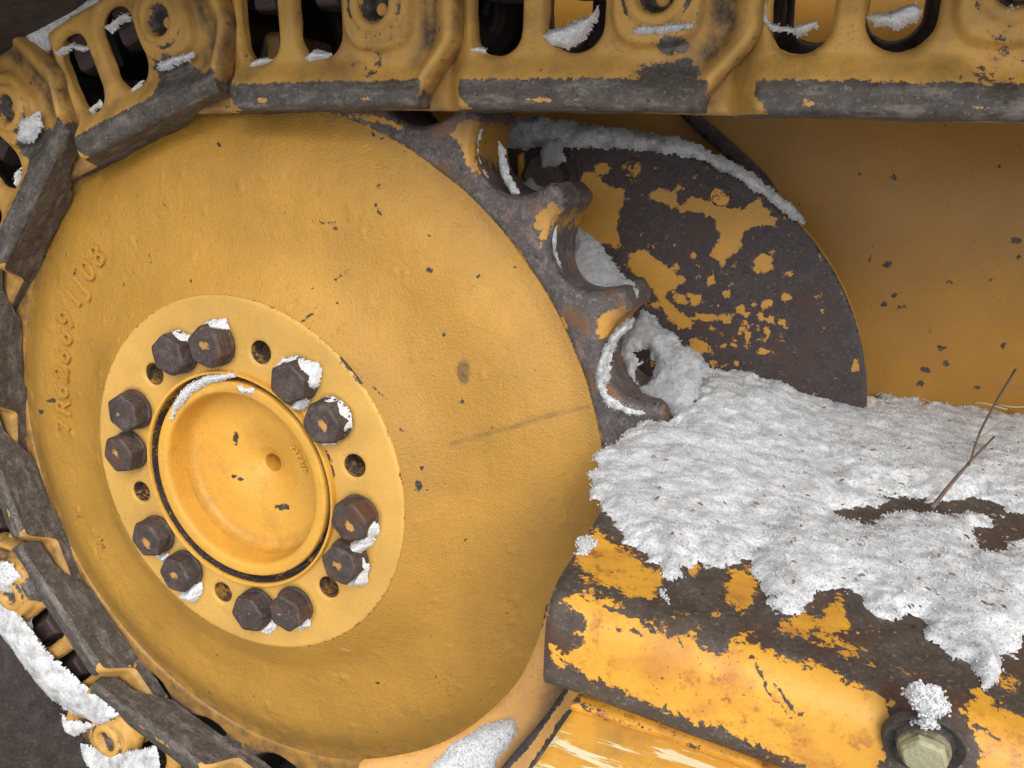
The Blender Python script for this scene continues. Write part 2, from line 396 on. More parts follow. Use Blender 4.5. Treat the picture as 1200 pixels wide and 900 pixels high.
def web_dirt(V):
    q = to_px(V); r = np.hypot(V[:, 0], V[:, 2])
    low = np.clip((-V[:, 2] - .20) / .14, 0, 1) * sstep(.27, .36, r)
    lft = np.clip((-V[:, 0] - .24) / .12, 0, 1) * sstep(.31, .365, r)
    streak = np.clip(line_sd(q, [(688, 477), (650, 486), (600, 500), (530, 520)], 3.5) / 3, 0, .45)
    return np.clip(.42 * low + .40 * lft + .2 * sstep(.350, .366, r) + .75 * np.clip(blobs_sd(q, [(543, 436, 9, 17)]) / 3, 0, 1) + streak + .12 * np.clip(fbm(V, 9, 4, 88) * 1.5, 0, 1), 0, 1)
def crease(V): return 0
link_obj('wheel_web', revolve('wheel_web', prof, M_WEB, 840, web_bare, web_dirt, noise=web_noise), sprocket)
# toothed rim
TP = math.radians(14.4); T0 = math.radians(57.9)
def rim_sdf(X, Z):
    r = np.hypot(X, Z); th = np.arctan2(Z, X)
    k = np.round((th - T0 - TP / 2) / TP); a = T0 + TP / 2 + k * TP          # valley centre angle
    rv, cr = .4300, .0412
    dx = X - rv * np.cos(a); dz = Z - rv * np.sin(a)
    radial = dx * np.cos(a) + dz * np.sin(a); tang = -dx * np.sin(a) + dz * np.cos(a)
    cap = np.where(radial < 0, np.hypot(radial, tang), np.abs(tang) - .12 * radial)
    valley = cap - cr
    outer = r - .4325
    s = np.maximum(outer, -valley)
    # soften the tips
    ks = .010; hh = np.clip(.5 - .5 * (outer + valley) / ks, 0, 1)
    s = np.maximum(outer, -valley) + ks * hh * (1 - hh) * 0 + np.where(np.abs(outer + valley) < ks, (ks - np.abs(outer + valley)) ** 2 / (4 * ks), 0)
    return np.maximum(s, .3680 - r)
def rim_h(X, Z):
    r = np.hypot(X, Z); th = np.arctan2(Z, X); k = np.round((th - T0) / TP); dth = np.abs(th - T0 - k * TP)
    tooth = sstep(.389, .424, r)
    return -YR - .010 * tooth + .006 * tooth * (1 - np.clip(dth * r / .03, 0, 1) ** 2) + .0015 * fbm(np.stack([X, 0 * X, Z], -1), 30, 3, 4)
def rim_bare(X, Z):
    P_ = np.stack([X, YR + 0 * X, Z], -1); q = to_px(P_)
    r = np.hypot(X, Z); th = np.arctan2(Z, X); k = np.round((th - T0) / TP); dth = (th - T0 - k * TP) * r
    yel = polys_sd(q, [[(538, 140), (560, 142), (566, 160), (552, 185), (560, 210), (545, 190), (540, 170), (528, 158)],
                       [(632, 246), (648, 236), (655, 245), (648, 258), (640, 275), (634, 290), (632, 270), (622, 262)],
                       [(700, 372), (730, 360), (738, 368), (712, 400), (702, 398)],
                       [(640, 372), (658, 372), (664, 384), (655, 400), (664, 425), (670, 440), (660, 415), (648, 392)],
                       [(688, 498), (702, 505), (704, 520), (694, 520)], [(395, 134), (440, 134), (470, 150), (440, 142)]]) / 5
    gen = np.where(np.abs(dth) < .007, (1 - np.abs(dth) / .007), -1) + sstep(.40, .42, r) - 1.0 + .2
    hidden = (X < .1) | (Z < -.0)
    y = np.maximum(yel, np.where(hidden, gen, -2))
    rin = np.where((X < .02) | (Z < -.10), .392, .3700)
    inner = (rin - r) / .004                       # paint of the web laps over the inner edge
    y = np.maximum(y, inner)
    return np.clip(-y, -1.3, 1.1)
def rim_dirt(X, Z):
    r = np.hypot(X, Z); return np.clip(sstep(.40, .43, r) * .8 + .75 * ((X < .02) | (Z < -.1)) * sstep(.366, .372, r), 0, 1)
rim = link_obj('toothed_rim', relief('toothed_rim', rim_sdf, rim_h, (-.44, .44, -.44, .44), .0022, lambda X, Z: 0 * X - .140, M_RIM, rim_bare, rim_dirt, rnd=.006, wall_rows=5, wall_noise=.0015), sprocket)
# machined hub flange with bolt holes
PH = 1.3182; RB = .1422
hole_xy = [(RB * math.cos(PH - i * math.pi / 3), RB * math.sin(PH - i * math.pi / 3)) for i in range(6)]
bolt_xy = [(RB * math.cos(PH - i * math.pi / 3 - d * math.pi / 9), RB * math.sin(PH - i * math.pi / 3 - d * math.pi / 9)) for i in range(6) for d in (1, 2)]
def fl_sdf(X, Z):
    r = np.hypot(X, Z); s = np.maximum(r - .19, .113 - r)
    for hx, hz in hole_xy: s = np.maximum(s, .0118 - np.hypot(X - hx, Z - hz))
    return s
def fl_dirt(X, Z):
    d = 0 * X
    for bx, bz in bolt_xy: d = np.maximum(d, .7 * (1 - np.clip((np.hypot(X - bx, Z - bz) - .021) / .005, 0, 1)))
    return d
def fl_bare(X, Z):
    q = to_px(np.stack([X, 0 * X, Z], -1)); r = np.hypot(X, Z); th = np.arctan2(Z, X)
    nn = fbm(np.stack([np.cos(th) * 6, 3 + 0 * X, np.sin(th) * 6], -1), 1.2, 3, 11)
    rimwear = np.where((r > .1888) | (r < .1145), 1.3 * nn - .75 + .6 * (r < .1145), -2)
    b = polys_sd(q, [[(397, 417), (412, 432), (428, 452), (431, 462), (415, 443), (400, 424)], [(377, 520), (384, 530), (391, 556), (391, 566), (384, 552)], [(152, 384), (162, 372), (168, 362), (160, 382)]]) / 3
    return np.clip(np.maximum(rimwear, b), -1.3, 1)
fl = relief('hub_flange', fl_sdf, lambda X, Z: 0 * X, (-.192, .192, -.192, .192), .002, -.03, M_FLANGE, fl_bare, fl_dirt, rnd=.0016, closed=False)
link_obj('hub_flange', fl, sprocket)
# hole bottoms, deep shade painted dark into walls and floors
for hx, hz in hole_xy:
    me = revolve('bolt_hole', [(0, .062), (.008, .062), (.0117, .060), (.0117, .0025)], M_CAP, 24, dirt_shade=lambda V: np.where(V[:, 1] > .01, 1.6, .9))
    o = link_obj('bolt_hole', me, sprocket); o.location = (hx, 0, hz)
# hub cap
cp = smooth_prof([(.1160, .002), (.1156, -.006), (.1148, -.0062), (.1132, -.0064), (.1126, -.004), (.1124, .002), (.1115, .0095), (.1075, .010), (.1062, .006), (.1058, .001)], 3).tolist() + \
     smooth_prof([(.1056, .000), (.1046, -.0025), (.102, -.0034), (.097, -.0032), (.0935, -.0020), (.0918, .001), (.0912, .006), (.0908, .014), (.0902, .024), (.0878, .0305), (.083, .0335), (.074, .0350), (.062, .0360), (.050, .0372), (.040, .0395), (.030, .0435),
                  (.021, .0475), (.015, .0510), (.0112, .0535), (.0100, .057), (.0098, .080), (.002, .081)], 7).tolist()
def cap_dirt_shade(V):
    r = np.hypot(V[:, 0], V[:, 2]); return np.clip(sstep(.1052, .1060, r) * (r < .1128) * (V[:, 1] > -.004) * .7 + .3 * (V[:, 1] > .020) * sstep(.074, .084, r) * sstep(.04, -.04, V[:, 2]) * (r < .1), 0, 1)  # groove grime, plus shade painted on the lower recess wall
def cap_bare(V):
    r = np.hypot(V[:, 0], V[:, 2]); q = to_px(V)
    g_ = np.where((r > .1060) & (r < .1127) & (V[:, 1] > -.003), .7 * (V[:, 2] < .05) - .1, -1.3)
    ch = blobs_sd(q, [(276, 513, 3, 7), (331, 594, 9, 3), (274, 558, 3, 2), (281, 561, 3, 2)]) / 2
    return np.clip(np.maximum(g_, ch), -1.3, 1)
link_obj('hub_cap', revolve('hub_cap', cp, M_CAP, 220, cap_bare, cap_dirt_shade), sprocket)
# hex bolts
def hex_mesh(name, af, h, mat, washer=.0225, wh=.004, bare=1.2, off=(0, 0), pr0=.30):
    """head pointing to -Y from y=0"""
    rc = af / math.sqrt(3); n = 48; V = []; at = []
    rings = [(washer * .97, 0, 0), (washer, -.001, 0), (washer, -wh + .001, 0), (washer * .97, -wh, 0), (None, -wh, 1.0), (None, -h + .004, 1.0), (None, -h + .0018, .985), (None, -h, .86), (None, -h, .65), (None, -h, .45), (None, -h, .25), (None, -h, .06)]
    for (r, y, s) in rings:
        for k in range(n):
            a = 2 * math.pi * k / n
            if r is None:
                aa = (a % (math.pi / 3)) - math.pi / 6; rh = (af / 2) / math.cos(aa)
                if s < .99: rr = min(rh, rc * .955) * s if s > .8 else af / 2 * s
                else: rr = rh
            else: rr = r
            V.append((rr * math.cos(a), y, rr * math.sin(a)))
    m = len(rings); F = []
    for i in range(m - 1):
        for k in range(n):
            l = (k + 1) % n; F.append([i * n + k, i * n + l, (i + 1) * n + l, (i + 1) * n + k])
    F.append([(m - 1) * n + k for k in range(n)])
    V = np.array(V); r = np.hypot(V[:, 0] - off[0], (V[:, 2] - off[1]) * 1.3)
    bare_ = np.where((V[:, 1] < -h + .0015), np.clip(-pr0 + r / .014, -1, bare), bare)
    dirt_shade = np.where(V[:, 1] > -wh - .001, .9, .3)
    return mesh(name, V, F, mat, True, {'bare': bare_, 'dirt_shade': dirt_shade}, sharp=24)
bolt_mes = [hex_mesh('bolt', .0370, .0205, M_BOLT, washer=.0215, off=o_, pr0=p_) for o_, p_ in (((.001, .002), .34), ((-.004, -.003), .12), ((.003, -.001), .40), ((0, .004), .0), ((-.002, 0), .28))]
for i, (bx, bz) in enumerate(bolt_xy):
    o = link_obj('bolt', bolt_mes[(i * 7 + 3) % 5], sprocket); o.location = (bx, -.0005, bz); o.rotation_euler = (0, RNG.uniform(0, 1.04), 0)
# cast part number in the web
def cast_text(txt, positions, size, up_of, yfun, mat, depth=.0016, sx=1.):
    Vs = []; Fs = []; off = 0
    for ch, ang, rad in positions:
        cu = bpy.data.curves.new('cast_number', 'FONT'); cu.body = ch; cu.size = size; cu.extrude = depth; cu.bevel_depth = .0005; cu.align_x = 'CENTER'; cu.align_y = 'CENTER'; cu.offset = .0002
        ob = bpy.data.objects.new('cast_number', cu); COL.objects.link(ob)
        dg = bpy.context.evaluated_depsgraph_get(); me = bpy.data.meshes.new_from_object(ob.evaluated_get(dg))
        v = np.array([x.co[:] for x in me.vertices]); fs = [[i + off for i in p.vertices] for p in me.polygons]
        e_r = np.array([math.cos(ang), math.sin(ang)]); e_t = np.array([math.sin(ang), -math.cos(ang)])   # clockwise
        u_up, u_rt = up_of(e_r, e_t)
        XZ = np.array([rad * math.cos(ang), rad * math.sin(ang)]) + v[:, :1] * u_rt * sx + v[:, 1:2] * u_up
        Y = yfun(np.hypot(XZ[:, 0], XZ[:, 1])) - v[:, 2]
        Vs.append(np.stack([XZ[:, 0], Y, XZ[:, 1]], 1)); Fs += fs; off += len(v)
        bpy.data.objects.remove(ob); bpy.data.meshes.remove(me); bpy.data.curves.remove(cu)
    V = np.concatenate(Vs); return mesh('cast_number', V, Fs, mat, False, {'bare': np.full(len(V), -1.3)})
pr = np.array(prof)
yweb = lambda r: np.interp(r, pr[:, 0], pr[:, 1])
def polar(px, py, y):
    for _ in range(4):
        P_ = onY(px, py, y); r = math.hypot(P_[0], P_[2]); y = float(yweb(r))
    return math.atan2(P_[2], P_[0]), r
txt = [('7', 76, 497), ('R', 77, 476), ('6', 74, 457), ('2', 74, 437), ('6', 76, 416), ('6', 78, 394), ('9', 80, 374), ('1', 89, 350), ('J', 97, 334), ('0', 105, 317), ('8', 116, 300)]
pos = [(c, *polar(x, y_, .05)) for c, x, y_ in txt]   # reads upwards along the wheel
link_obj('cast_number', cast_text('', pos, .034, lambda er, et: (er, et), yweb, M_WEB, depth=.0032, sx=1.0), sprocket)
txt2 = [('7', 344, 524), ('T', 348, 529), ('3', 351, 534), ('8', 354, 540), ('1', 356, 545), ('H', 358, 551), ('5', 363, 534), ('1', 366, 544)]
P0 = [(c, math.atan2(onY(x, y_, .036)[2], onY(x, y_, .036)[0]), math.hypot(onY(x, y_, .036)[0], onY(x, y_, .036)[2])) for c, x, y_ in txt2]
link_obj('cast_number', cast_text('', P0, .008, lambda er, et: (-er, -et), lambda r: 0 * r + .0352, M_CAP, depth=.0004), sprocket)

# ------------------------------------------------------------------ crawler track
PY = .02
pins = [(1.30, .425), (1.075, .427), (.85, .430), (.622, .433), (.396, .438), (.164, .440), (-.062, .436), (-.273, .359), (-.424, .182), (-.458, -.034), (-.392, -.229), (-.253, -.406), (-.050, -.490), (.185, -.52), (.415, -.525), (.645, -.525), (.875, -.525)]
def rbox(X, Z, x0, x1, z0, z1, r):
    cx, cz = (x0 + x1) / 2, (z0 + z1) / 2; qx = np.abs(X - cx) - (x1 - x0) / 2 + r; qz = np.abs(Z - cz) - (z1 - z0) / 2 + r
    return np.hypot(np.maximum(qx, 0), np.maximum(qz, 0)) + np.minimum(np.maximum(qx, qz), 0) - r
def right_edge(Z): return .040 + .034 * sstep(-.075, -.02, Z) - .02 * sstep(.03, .055, Z)
def link_sdf(X, Z):
    body = rbox(X, Z, -.262, .3, -.079, .052, .012)
    body = np.maximum(body, (X - right_edge(Z)) * .9)
    w1 = rbox(X, Z, -.149, -.107, -.038, .040, .020); w2 = rbox(X, Z, -.086, -.041, -.036, .040, .021)
    return np.maximum(body, -np.minimum(w1, w2))
def link_h(X, Z):
    h = 0 * X
    ledge = -.040 + .010 * sstep(-.04, .0, X)
    flare = .017 * (1 - sstep(-.062, -.036, Z + .008 * sstep(-.03, .0, X)))
    d = right_edge(Z) - X
    rimr = .012 * (1 - sstep(.006, .026, d)) * sstep(-.03, 0, X)
    R_ = np.hypot(X, Z - .002); Rs = (np.abs(X) ** 3 + np.abs(Z) ** 3) ** (1 / 3.)
    pad = .009 * (1 - sstep(.030, .036, Rs)) + .004 * (1 - sstep(.021, .024, R_)) * sstep(.0125, .015, R_) - .014 * (1 - sstep(.009, .0115, R_)) - .004 * (1 - sstep(.0135, .016, R_))
    h = np.maximum(flare, rimr) + pad
    left = sstep(-.146, -.176, X + .25 * (Z + .079) * 0)
    h = h * (1 - left) - .017 * left + .006 * sstep(-.235, -.262, X) * 0
    # gentle swelling between the windows
    h = h + .003 * np.cos(np.clip((X + .1) / .05, -1, 1) * np.pi) * (Z > -.04) * 0
    return h + .0007 * fbm(np.stack([X, 0 * X, Z], -1), 25, 3, 9)
def link_back(X, Z): return -.010 - .022 * (1 - sstep(-.06, .0, X)) * (1 - sstep(-.062, -.048, Z)) - .006 * (X < -.14)
VARIANT = 0
def link_bare(X, Z):
    P_ = np.stack([X, 0 * X + VARIANT * 3.1, Z], -1)
    strip = np.minimum((-.0565 - Z), np.minimum(X + .153 - .9 * np.maximum(-(Z + .079) + .012, 0) * 1.2, .042 - X)) / .004
    b = strip
    if VARIANT == 1:         # paint gone below the pin, down to the rail
        b = np.maximum(b, np.minimum(-.026 - Z, .016 + .5 * np.maximum(-Z - .04, 0) + .010 * fbm(P_, 45, 2) - np.abs(X + .012 + .5 * (Z + .04))) / .006)
    if VARIANT == 2:
        b = np.maximum(b, blobs_sd(np.stack([X, Z], -1), [(.012, -.033, .012, .007), (.012, -.052, .022, .010), (.022, -.046, .008, .006)]) / .005 + .4 * fbm(P_, 90, 3))
    b = np.maximum(b, (fbm(P_, 28, 3, 4) * 1.6 - 1.15) * 2)
    R_ = np.hypot(X, Z - .002); ring = (.0035 - np.abs(R_ - .0245)) / .003 - .95 + .9 * fbm(P_, 50, 2, 6)
    hole = (.0135 - R_) / .003
    b = np.maximum(b, np.maximum(ring, hole))
    y = np.minimum(.0035 - np.abs(Z + .0715), .06 - np.abs(X + .06)) / .003 - 1.45 + 2.3 * fbm(P_, 34, 2, 14)            # scraps of paint left on the rail
    b = np.where((Z < -.062) & (Z > -.0775), np.minimum(b, np.maximum(-y, -1) + .1), b)
    return np.clip(b, -1.3, 1.0)
def link_dirt(X, Z):
    d = right_edge(Z) - X
    band = np.exp(-((d - .026) / .009) ** 2) * sstep(-.06, -.03, Z) * sstep(0, .03, X)
    left = sstep(-.165, -.19, X) * (.55 + .45 * sstep(-.02, .03, Z)) * .9
    return np.clip(1.3 * band + .45 * np.clip(fbm(np.stack([X, 0 * X + VARIANT * 2.3, Z], -1), 22, 4, 33) * 2, 0, 1) + left + .5 * np.exp(-((d) / .004) ** 2), 0, 1)
def link_extra(at, n, bv, rows, nb, VX, VZ):      # worn steel on the running surface
    run = (VZ[bv] < -.070)
    for r_ in range(rows + 1):
        a = at['bare'][n + r_ * nb:n + (r_ + 1) * nb]; a[run] = .9 - .45 * (VX[bv][run] < -.165)
        dd_ = at['dirt_shade'][n + r_ * nb:n + (r_ + 1) * nb]
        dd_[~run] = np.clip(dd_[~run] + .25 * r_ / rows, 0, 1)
LINK_ME = []
for VARIANT in range(3): LINK_ME.append(relief('track_link', link_sdf, link_h, (-.266, .074, -.082, .056), .0017, link_back, M_LINK, link_bare, link_dirt, rnd=lambda X, Z: np.where(Z < -.06, .0055, .0075), wall_rows=6, wall_noise=.0022, extra=link_extra))
peg_me = revolve('pin', smooth_prof([(.0, -.0045), (.0035, -.0045), (.0052, -.003), (.0056, .003)], 4), M_LINK, 24, lambda V: np.full(len(V), -1.3))
nut_me = hex_mesh('shoe_nut', .038, .046, M_BROWN, washer=.021)
far_me = LINK_ME[0].copy(); far_me.materials.clear(); far_me.materials.append(M_DARK)  # yellow links recoloured dark, painting the shade seen through the link windows
def box_me(name, x0, x1, y0, y1, z0, z1, mat, bev=.002, bare=None):
    import bmesh
    bm = bmesh.new(); r = bmesh.ops.create_cube(bm, size=1)
    for v in bm.verts: v.co = Vector(((x0 + x1) / 2 + v.co.x * (x1 - x0), (y0 + y1) / 2 + v.co.y * (y1 - y0), (z0 + z1) / 2 + v.co.z * (z1 - z0)))
    bmesh.ops.bevel(bm, geom=bm.edges[:], offset=bev, segments=2, affect='EDGES')
    me = bpy.data.meshes.new(name); bm.to_mesh(me); bm.free(); me.materials.append(mat)
    return me
def shoe_mesh(yfar):
    prof_ = [(-.252, .054), (-.252, .066), (-.20, .066), (-.196, .110), (-.186, .110), (-.180, .066), (-.005, .066), (.012, .060), (.012, .052), (-.03, .054)]
    V = []; F = []; ys = np.linspace(-.20, yfar, 9); m_ = len(prof_)
    for y in ys:
        for (x, z) in prof_: V.append((x, y, z))
    for i in range(len(ys) - 1):
        for k in range(m_):
            l = (k + 1) % m_; F.append([i * m_ + k, i * m_ + l, (i + 1) * m_ + l, (i + 1) * m_ + k])
    F.append(list(range(m_))[::-1]); F.append([(len(ys) - 1) * m_ + k for k in range(m_)])
    return mesh('track_shoe', V, F, M_DARK, False)
shoe_me = shoe_mesh(.20); shoe_long = shoe_mesh(.50)
bush_me = revolve('bushing', [(.0, .03), (.028, .03), (.030, .034), (.030, .16), (.028, .164), (0, .164)], M_DARK, 32)
track = empty('crawler_track', (0, 0, -.6), 'yellow steel crawler track chain with worn dark rails wrapped round the sprocket', 'crawler track')
T_INV = Vector((0, 0, .6))
LINKS = []
for k in range(len(pins) - 1):
    a = np.array(pins[k]); b_ = np.array(pins[k + 1]); d = a - b_; L = np.hypot(*d); th = -math.atan2(d[1], d[0])
    link_me = LINK_ME[{4: 2, 5: 0, 6: 1, 7: 1, 3: 0}.get(k, k % 3)]
    o = link_obj('track_link', link_me, track); o.location = Vector((a[0], PY, a[1])) + T_INV; o.rotation_euler = (0, th, 0)
    sx_ = float(np.clip(L / .2305, .86, 1.02)); o.scale = (sx_, 1, 1); LINKS.append((a, d / L, sx_))
    p = link_obj('pin', peg_me, o); p.location = (0.004, .000, -.002)
    p = link_obj('bushing', bush_me, o)
    for u in (-.135, -.069):
        q = link_obj('shoe_nut', nut_me, o); q.location = (u + .006, .034, .054); q.rotation_euler = (math.radians(90), 0, 0)
    s = link_obj('track_shoe', shoe_me if k < 6 else shoe_long, o)
    f2 = link_obj('far_link', far_me, o); f2.location = (0, .185, .03 if k < 6 else 0)

# ------------------------------------------------------------------ snow sheets
def snow_sheet(name, o, ax, ay, nrm, polys, thick, cell=.0017, label=None, edge=10, rag=6, dirt_shade=0., parent=None, bump=1., lift=None, crystals=0, holes=None, seed=0):
    o = np.array(o, float); ax = np.array(ax, float); ay = np.array(ay, float); nrm = np.array(nrm, float)
    pts = np.concatenate([to_plane(p, o, ax, ay, nrm) for p in polys]); lo = pts.min(0) - .012; hi = pts.max(0) + .012
    nx = int((hi[0] - lo[0]) / cell) + 2; ny = int((hi[1] - lo[1]) / cell) + 2
    X, Y = np.meshgrid(lo[0] + cell * np.arange(nx), lo[1] + cell * np.arange(ny), indexing='ij')
    X = X + RNG.uniform(-.3, .3, X.shape) * cell; Y = Y + RNG.uniform(-.3, .3, X.shape) * cell
    P_ = o + X[..., None] * ax + Y[..., None] * ay; q = to_px(P_)
    sd = polys_sd(q, polys)
    if holes is not None: sd = np.minimum(sd, -polys_sd(q, holes))
    sd = sd + rag * (fbm(P_, 70, 3, seed + 21) * 1.3 + fbm(P_, 230, 2, seed + 31) * .55)
    t = np.clip(sd / edge, 0, 1); t = 1 - (1 - t) ** 2
    H = thick * t * (.75 + .4 * fbm(P_, 22, 3, seed + 41)) + bump * (.15 + .85 * t) * (.0026 * np.maximum(fbm(P_, 75, 4, seed + 55, .62), -.3) + .0015 * fbm(P_, 200, 3, seed + 51, .7))
    H = np.where(sd > 0, H, -.002)
    for _ in range(2):
        Hp = np.pad(H, 1, mode='edge'); H = (Hp[:-2, 1:-1] + Hp[2:, 1:-1] + Hp[1:-1, :-2] + Hp[1:-1, 2:] + 2 * H) / 6
    H = H + bump * .0005 * RNG.uniform(-.5, .5, H.shape) * (sd > 0)
    H = np.where(sd > 0, np.maximum(H, .0003), -.002)
    if lift is not None: H = H + lift(P_) * t
    keep = sd > -1.5
    P_ = P_ + H[..., None] * nrm
    used = np.zeros(keep.shape, bool); a = keep[:-1, :-1] & keep[1:, :-1] & keep[1:, 1:] & keep[:-1, 1:]
    used[:-1, :-1] |= a; used[1:, :-1] |= a; used[1:, 1:] |= a; used[:-1, 1:] |= a
    idx = -np.ones(keep.shape, int); idx[used] = np.arange(used.sum()); ii, jj = np.nonzero(a)
    F = np.stack([idx[ii, jj], idx[ii + 1, jj], idx[ii + 1, jj + 1], idx[ii, jj + 1]], 1)
    if np.dot(np.cross(ax, ay), nrm) < 0: F = F[:, ::-1]
    V = P_[used]; dv = np.full(len(V), dirt_shade)
    if crystals:
        cm = (sd > -5) & used; cand = P_[cm]; pr_ = np.where(sd[cm] < 8, 3., 1.); m_ = min(crystals, len(cand)); sel = cand[RNG.choice(len(cand), m_, replace=False, p=pr_ / pr_.sum())]; sel = sel + RNG.normal(size=sel.shape) * .0006
        s_ = RNG.uniform(.0006, .0015, m_)[:, None, None] * (1, 1.0, 1)
        oc = np.array([(1, 0, 0), (-1, 0, 0), (0, 1, 0), (0, -1, 0), (0, 0, 1), (0, 0, -1)], float)
        A = RNG.normal(size=(m_, 3, 3)); Q = np.linalg.qr(A)[0]
        pts_ = (oc[None] * (1, .9, 1.05)) @ Q * RNG.uniform(.00035, .00095, (m_, 1, 1)) + (sel + nrm * .0004)[:, None, :]
        of = np.array([(0, 2, 4), (2, 1, 4), (1, 3, 4), (3, 0, 4), (2, 0, 5), (1, 2, 5), (3, 1, 5), (0, 3, 5)])
        F2 = (of[None] + (len(V) + 6 * np.arange(m_))[:, None, None]).reshape(-1, 3)
        V = np.concatenate([V, pts_.reshape(-1, 3)]); dv = np.concatenate([dv, np.full(6 * m_, dirt_shade)])
        faces = F.tolist() + F2.tolist()
    else: faces = F.tolist()
    return V, faces, dv
def build_snow(name, sheets, label):
    Vs = []; Fs = []; ds = []; off = 0
    for V, F, d in sheets:
        Vs.append(V); Fs += [[i + off for i in f] for f in F]; ds.append(d); off += len(V)
    o = link_obj(name, mesh(name, np.concatenate(Vs), Fs, M_SNOW, True, {'dirt_shade': np.concatenate(ds)}))
    return tag(o, label, 'snow', kind='stuff')
XA, ZA, NY = (1, 0, 0), (0, 0, 1), (0, -1, 0)

# ------------------------------------------------------------------ final drive cover disc
YD = .20; DC = np.array([.323, .079]); DR = .2607
R2 = np.random.default_rng(3)
flecks = [(x_, y_, r_, r_ * .8) for x_, y_, r_ in zip(R2.uniform(700, 930, 55), R2.uniform(310, 430, 55), R2.uniform(2, 5, 55))]
def disc_bare(P_):
    q = to_px(P_)
    yel = polys_sd(q, [
        [(678, 222), (682, 205), (695, 198), (712, 218), (733, 222), (728, 245), (722, 262), (726, 290), (706, 285), (690, 300), (676, 300), (660, 260)],
        [(752, 228), (775, 222), (792, 226), (795, 240), (812, 230), (835, 236), (850, 244), (870, 246), (888, 234), (896, 244), (910, 258), (905, 266), (884, 264), (870, 276), (868, 292), (852, 300), (848, 313), (830, 300), (842, 278), (838, 256), (810, 248), (800, 250), (780, 240)],
        [(795, 210), (800, 222), (792, 224)],
        [(882, 305), (893, 298), (905, 304), (908, 316), (895, 322), (884, 318)],
        [(736, 300), (750, 292), (772, 305), (790, 318), (800, 332), (778, 345), (790, 362), (806, 372), (812, 384), (795, 386), (782, 372), (770, 350), (758, 330), (742, 322), (735, 312)],
        [(806, 412), (812, 398), (828, 400), (832, 412), (815, 418)], [(780, 335), (800, 346), (808, 360), (792, 356)], [(996, 432), (1002, 420), (1006, 424), (1004, 436), (998, 438)]]) / 5
    yel = np.maximum(yel, blobs_sd(q, [(920, 348, 6, 5), (815, 352, 6, 6), (832, 330, 5, 5), (868, 362, 8, 5), (828, 372, 14, 5), (852, 345, 4, 4), (915, 378, 7, 4), (848, 372, 8, 4), (812, 300, 4, 4), (705, 198, 9, 7), (740, 196, 6, 5), (770, 400, 14, 6), (745, 345, 18, 10), (875, 395, 3, 9), (898, 390, 3, 8), (895, 413, 5, 3)] + flecks) / 4)
    return np.clip(-yel, -1.2, .62)
def disc_lay(X, Z): return np.hypot(X - DC[0], Z - DC[1]) - DR
cover = empty('final_drive_cover', (DC[0], YD, DC[1]), 'round dark brown cover with flaking yellow paint behind the sprocket teeth', 'machine cover')
me = relief('cover_disc', disc_lay, lambda X, Z: 0 * X - YD, (DC[0] - DR - .005, DC[0] + DR + .005, DC[1] - DR - .005, DC[1] + DR + .005), .0025, -YD - .035, M_DISC,
            lambda X, Z: disc_bare(np.stack([X, YD + 0 * X, Z], -1)), lambda X, Z: 0 * X + .1, rnd=.0015, extra=lambda at, n_, bv, rows, nb, VX, VZ: at['bare'].__setitem__(slice(n_ + nb, n_ + nb * (rows + 1)), -.9))
o = link_obj('cover_disc', me, cover); o.matrix_parent_inverse = Matrix.Translation(-Vector(cover.location))
def ring_me(r0, r1, h):
    return revolve('plug', smooth_prof([(0, -h * .6), (r0 * .8, -h * .6), (r0, -h * .3), (r0 + .0006, -h), (r1, -h), (r1 + .0004, 0)], 3), M_DISC, 32, lambda V: 0 * V[:, 0] + .25 + .5 * fbm(V + r1 * 9, 60, 2))
for (px, py) in ((740, 197), (845, 230)):
    P_ = onY(px, py, YD); o = link_obj('plug', ring_me(.0085, .0095, .0012), cover); o.matrix_parent_inverse = Matrix.Translation(-Vector(cover.location)); o.location = Vector(P_)
# dark recess with bolt, left of the cover
P_ = onY(647, 205, YD)
b = link_obj('cover_bolt', hex_mesh('cover_bolt', .040, .030, M_DARK, washer=.028, wh=.006), cover); b.matrix_parent_inverse = Matrix.Translation(-Vector(cover.location)); b.location = Vector(P_) + Vector((0, -.002, 0))
rec = [(588, 172), (672, 172), (668, 225), (630, 245), (600, 240), (588, 210)]
pl = to_plane(rec, np.array([0, YD - .004, 0]), XA, ZA, NY)
o = link_obj('bolt_bracket', slab('bolt_bracket', (0, YD - .004, 0), XA, ZA, NY, pl, .008, M_DARK, .004), cover); o.matrix_parent_inverse = Matrix.Translation(-Vector(cover.location))
tabp = to_plane([(606, 182), (612, 178), (616, 200), (617, 222), (604, 224), (606, 205)], np.array([0, YD - .012, 0]), XA, ZA, NY)
o = link_obj('bracket_tab', slab('bracket_tab', (0, YD - .012, 0), XA, ZA, NY, tabp, .008, M_PLATE, .0015, bare=lambda P_: np.full(P_.shape[:-1], -.7)), cover); o.matrix_parent_inverse = Matrix.Translation(-Vector(cover.location))

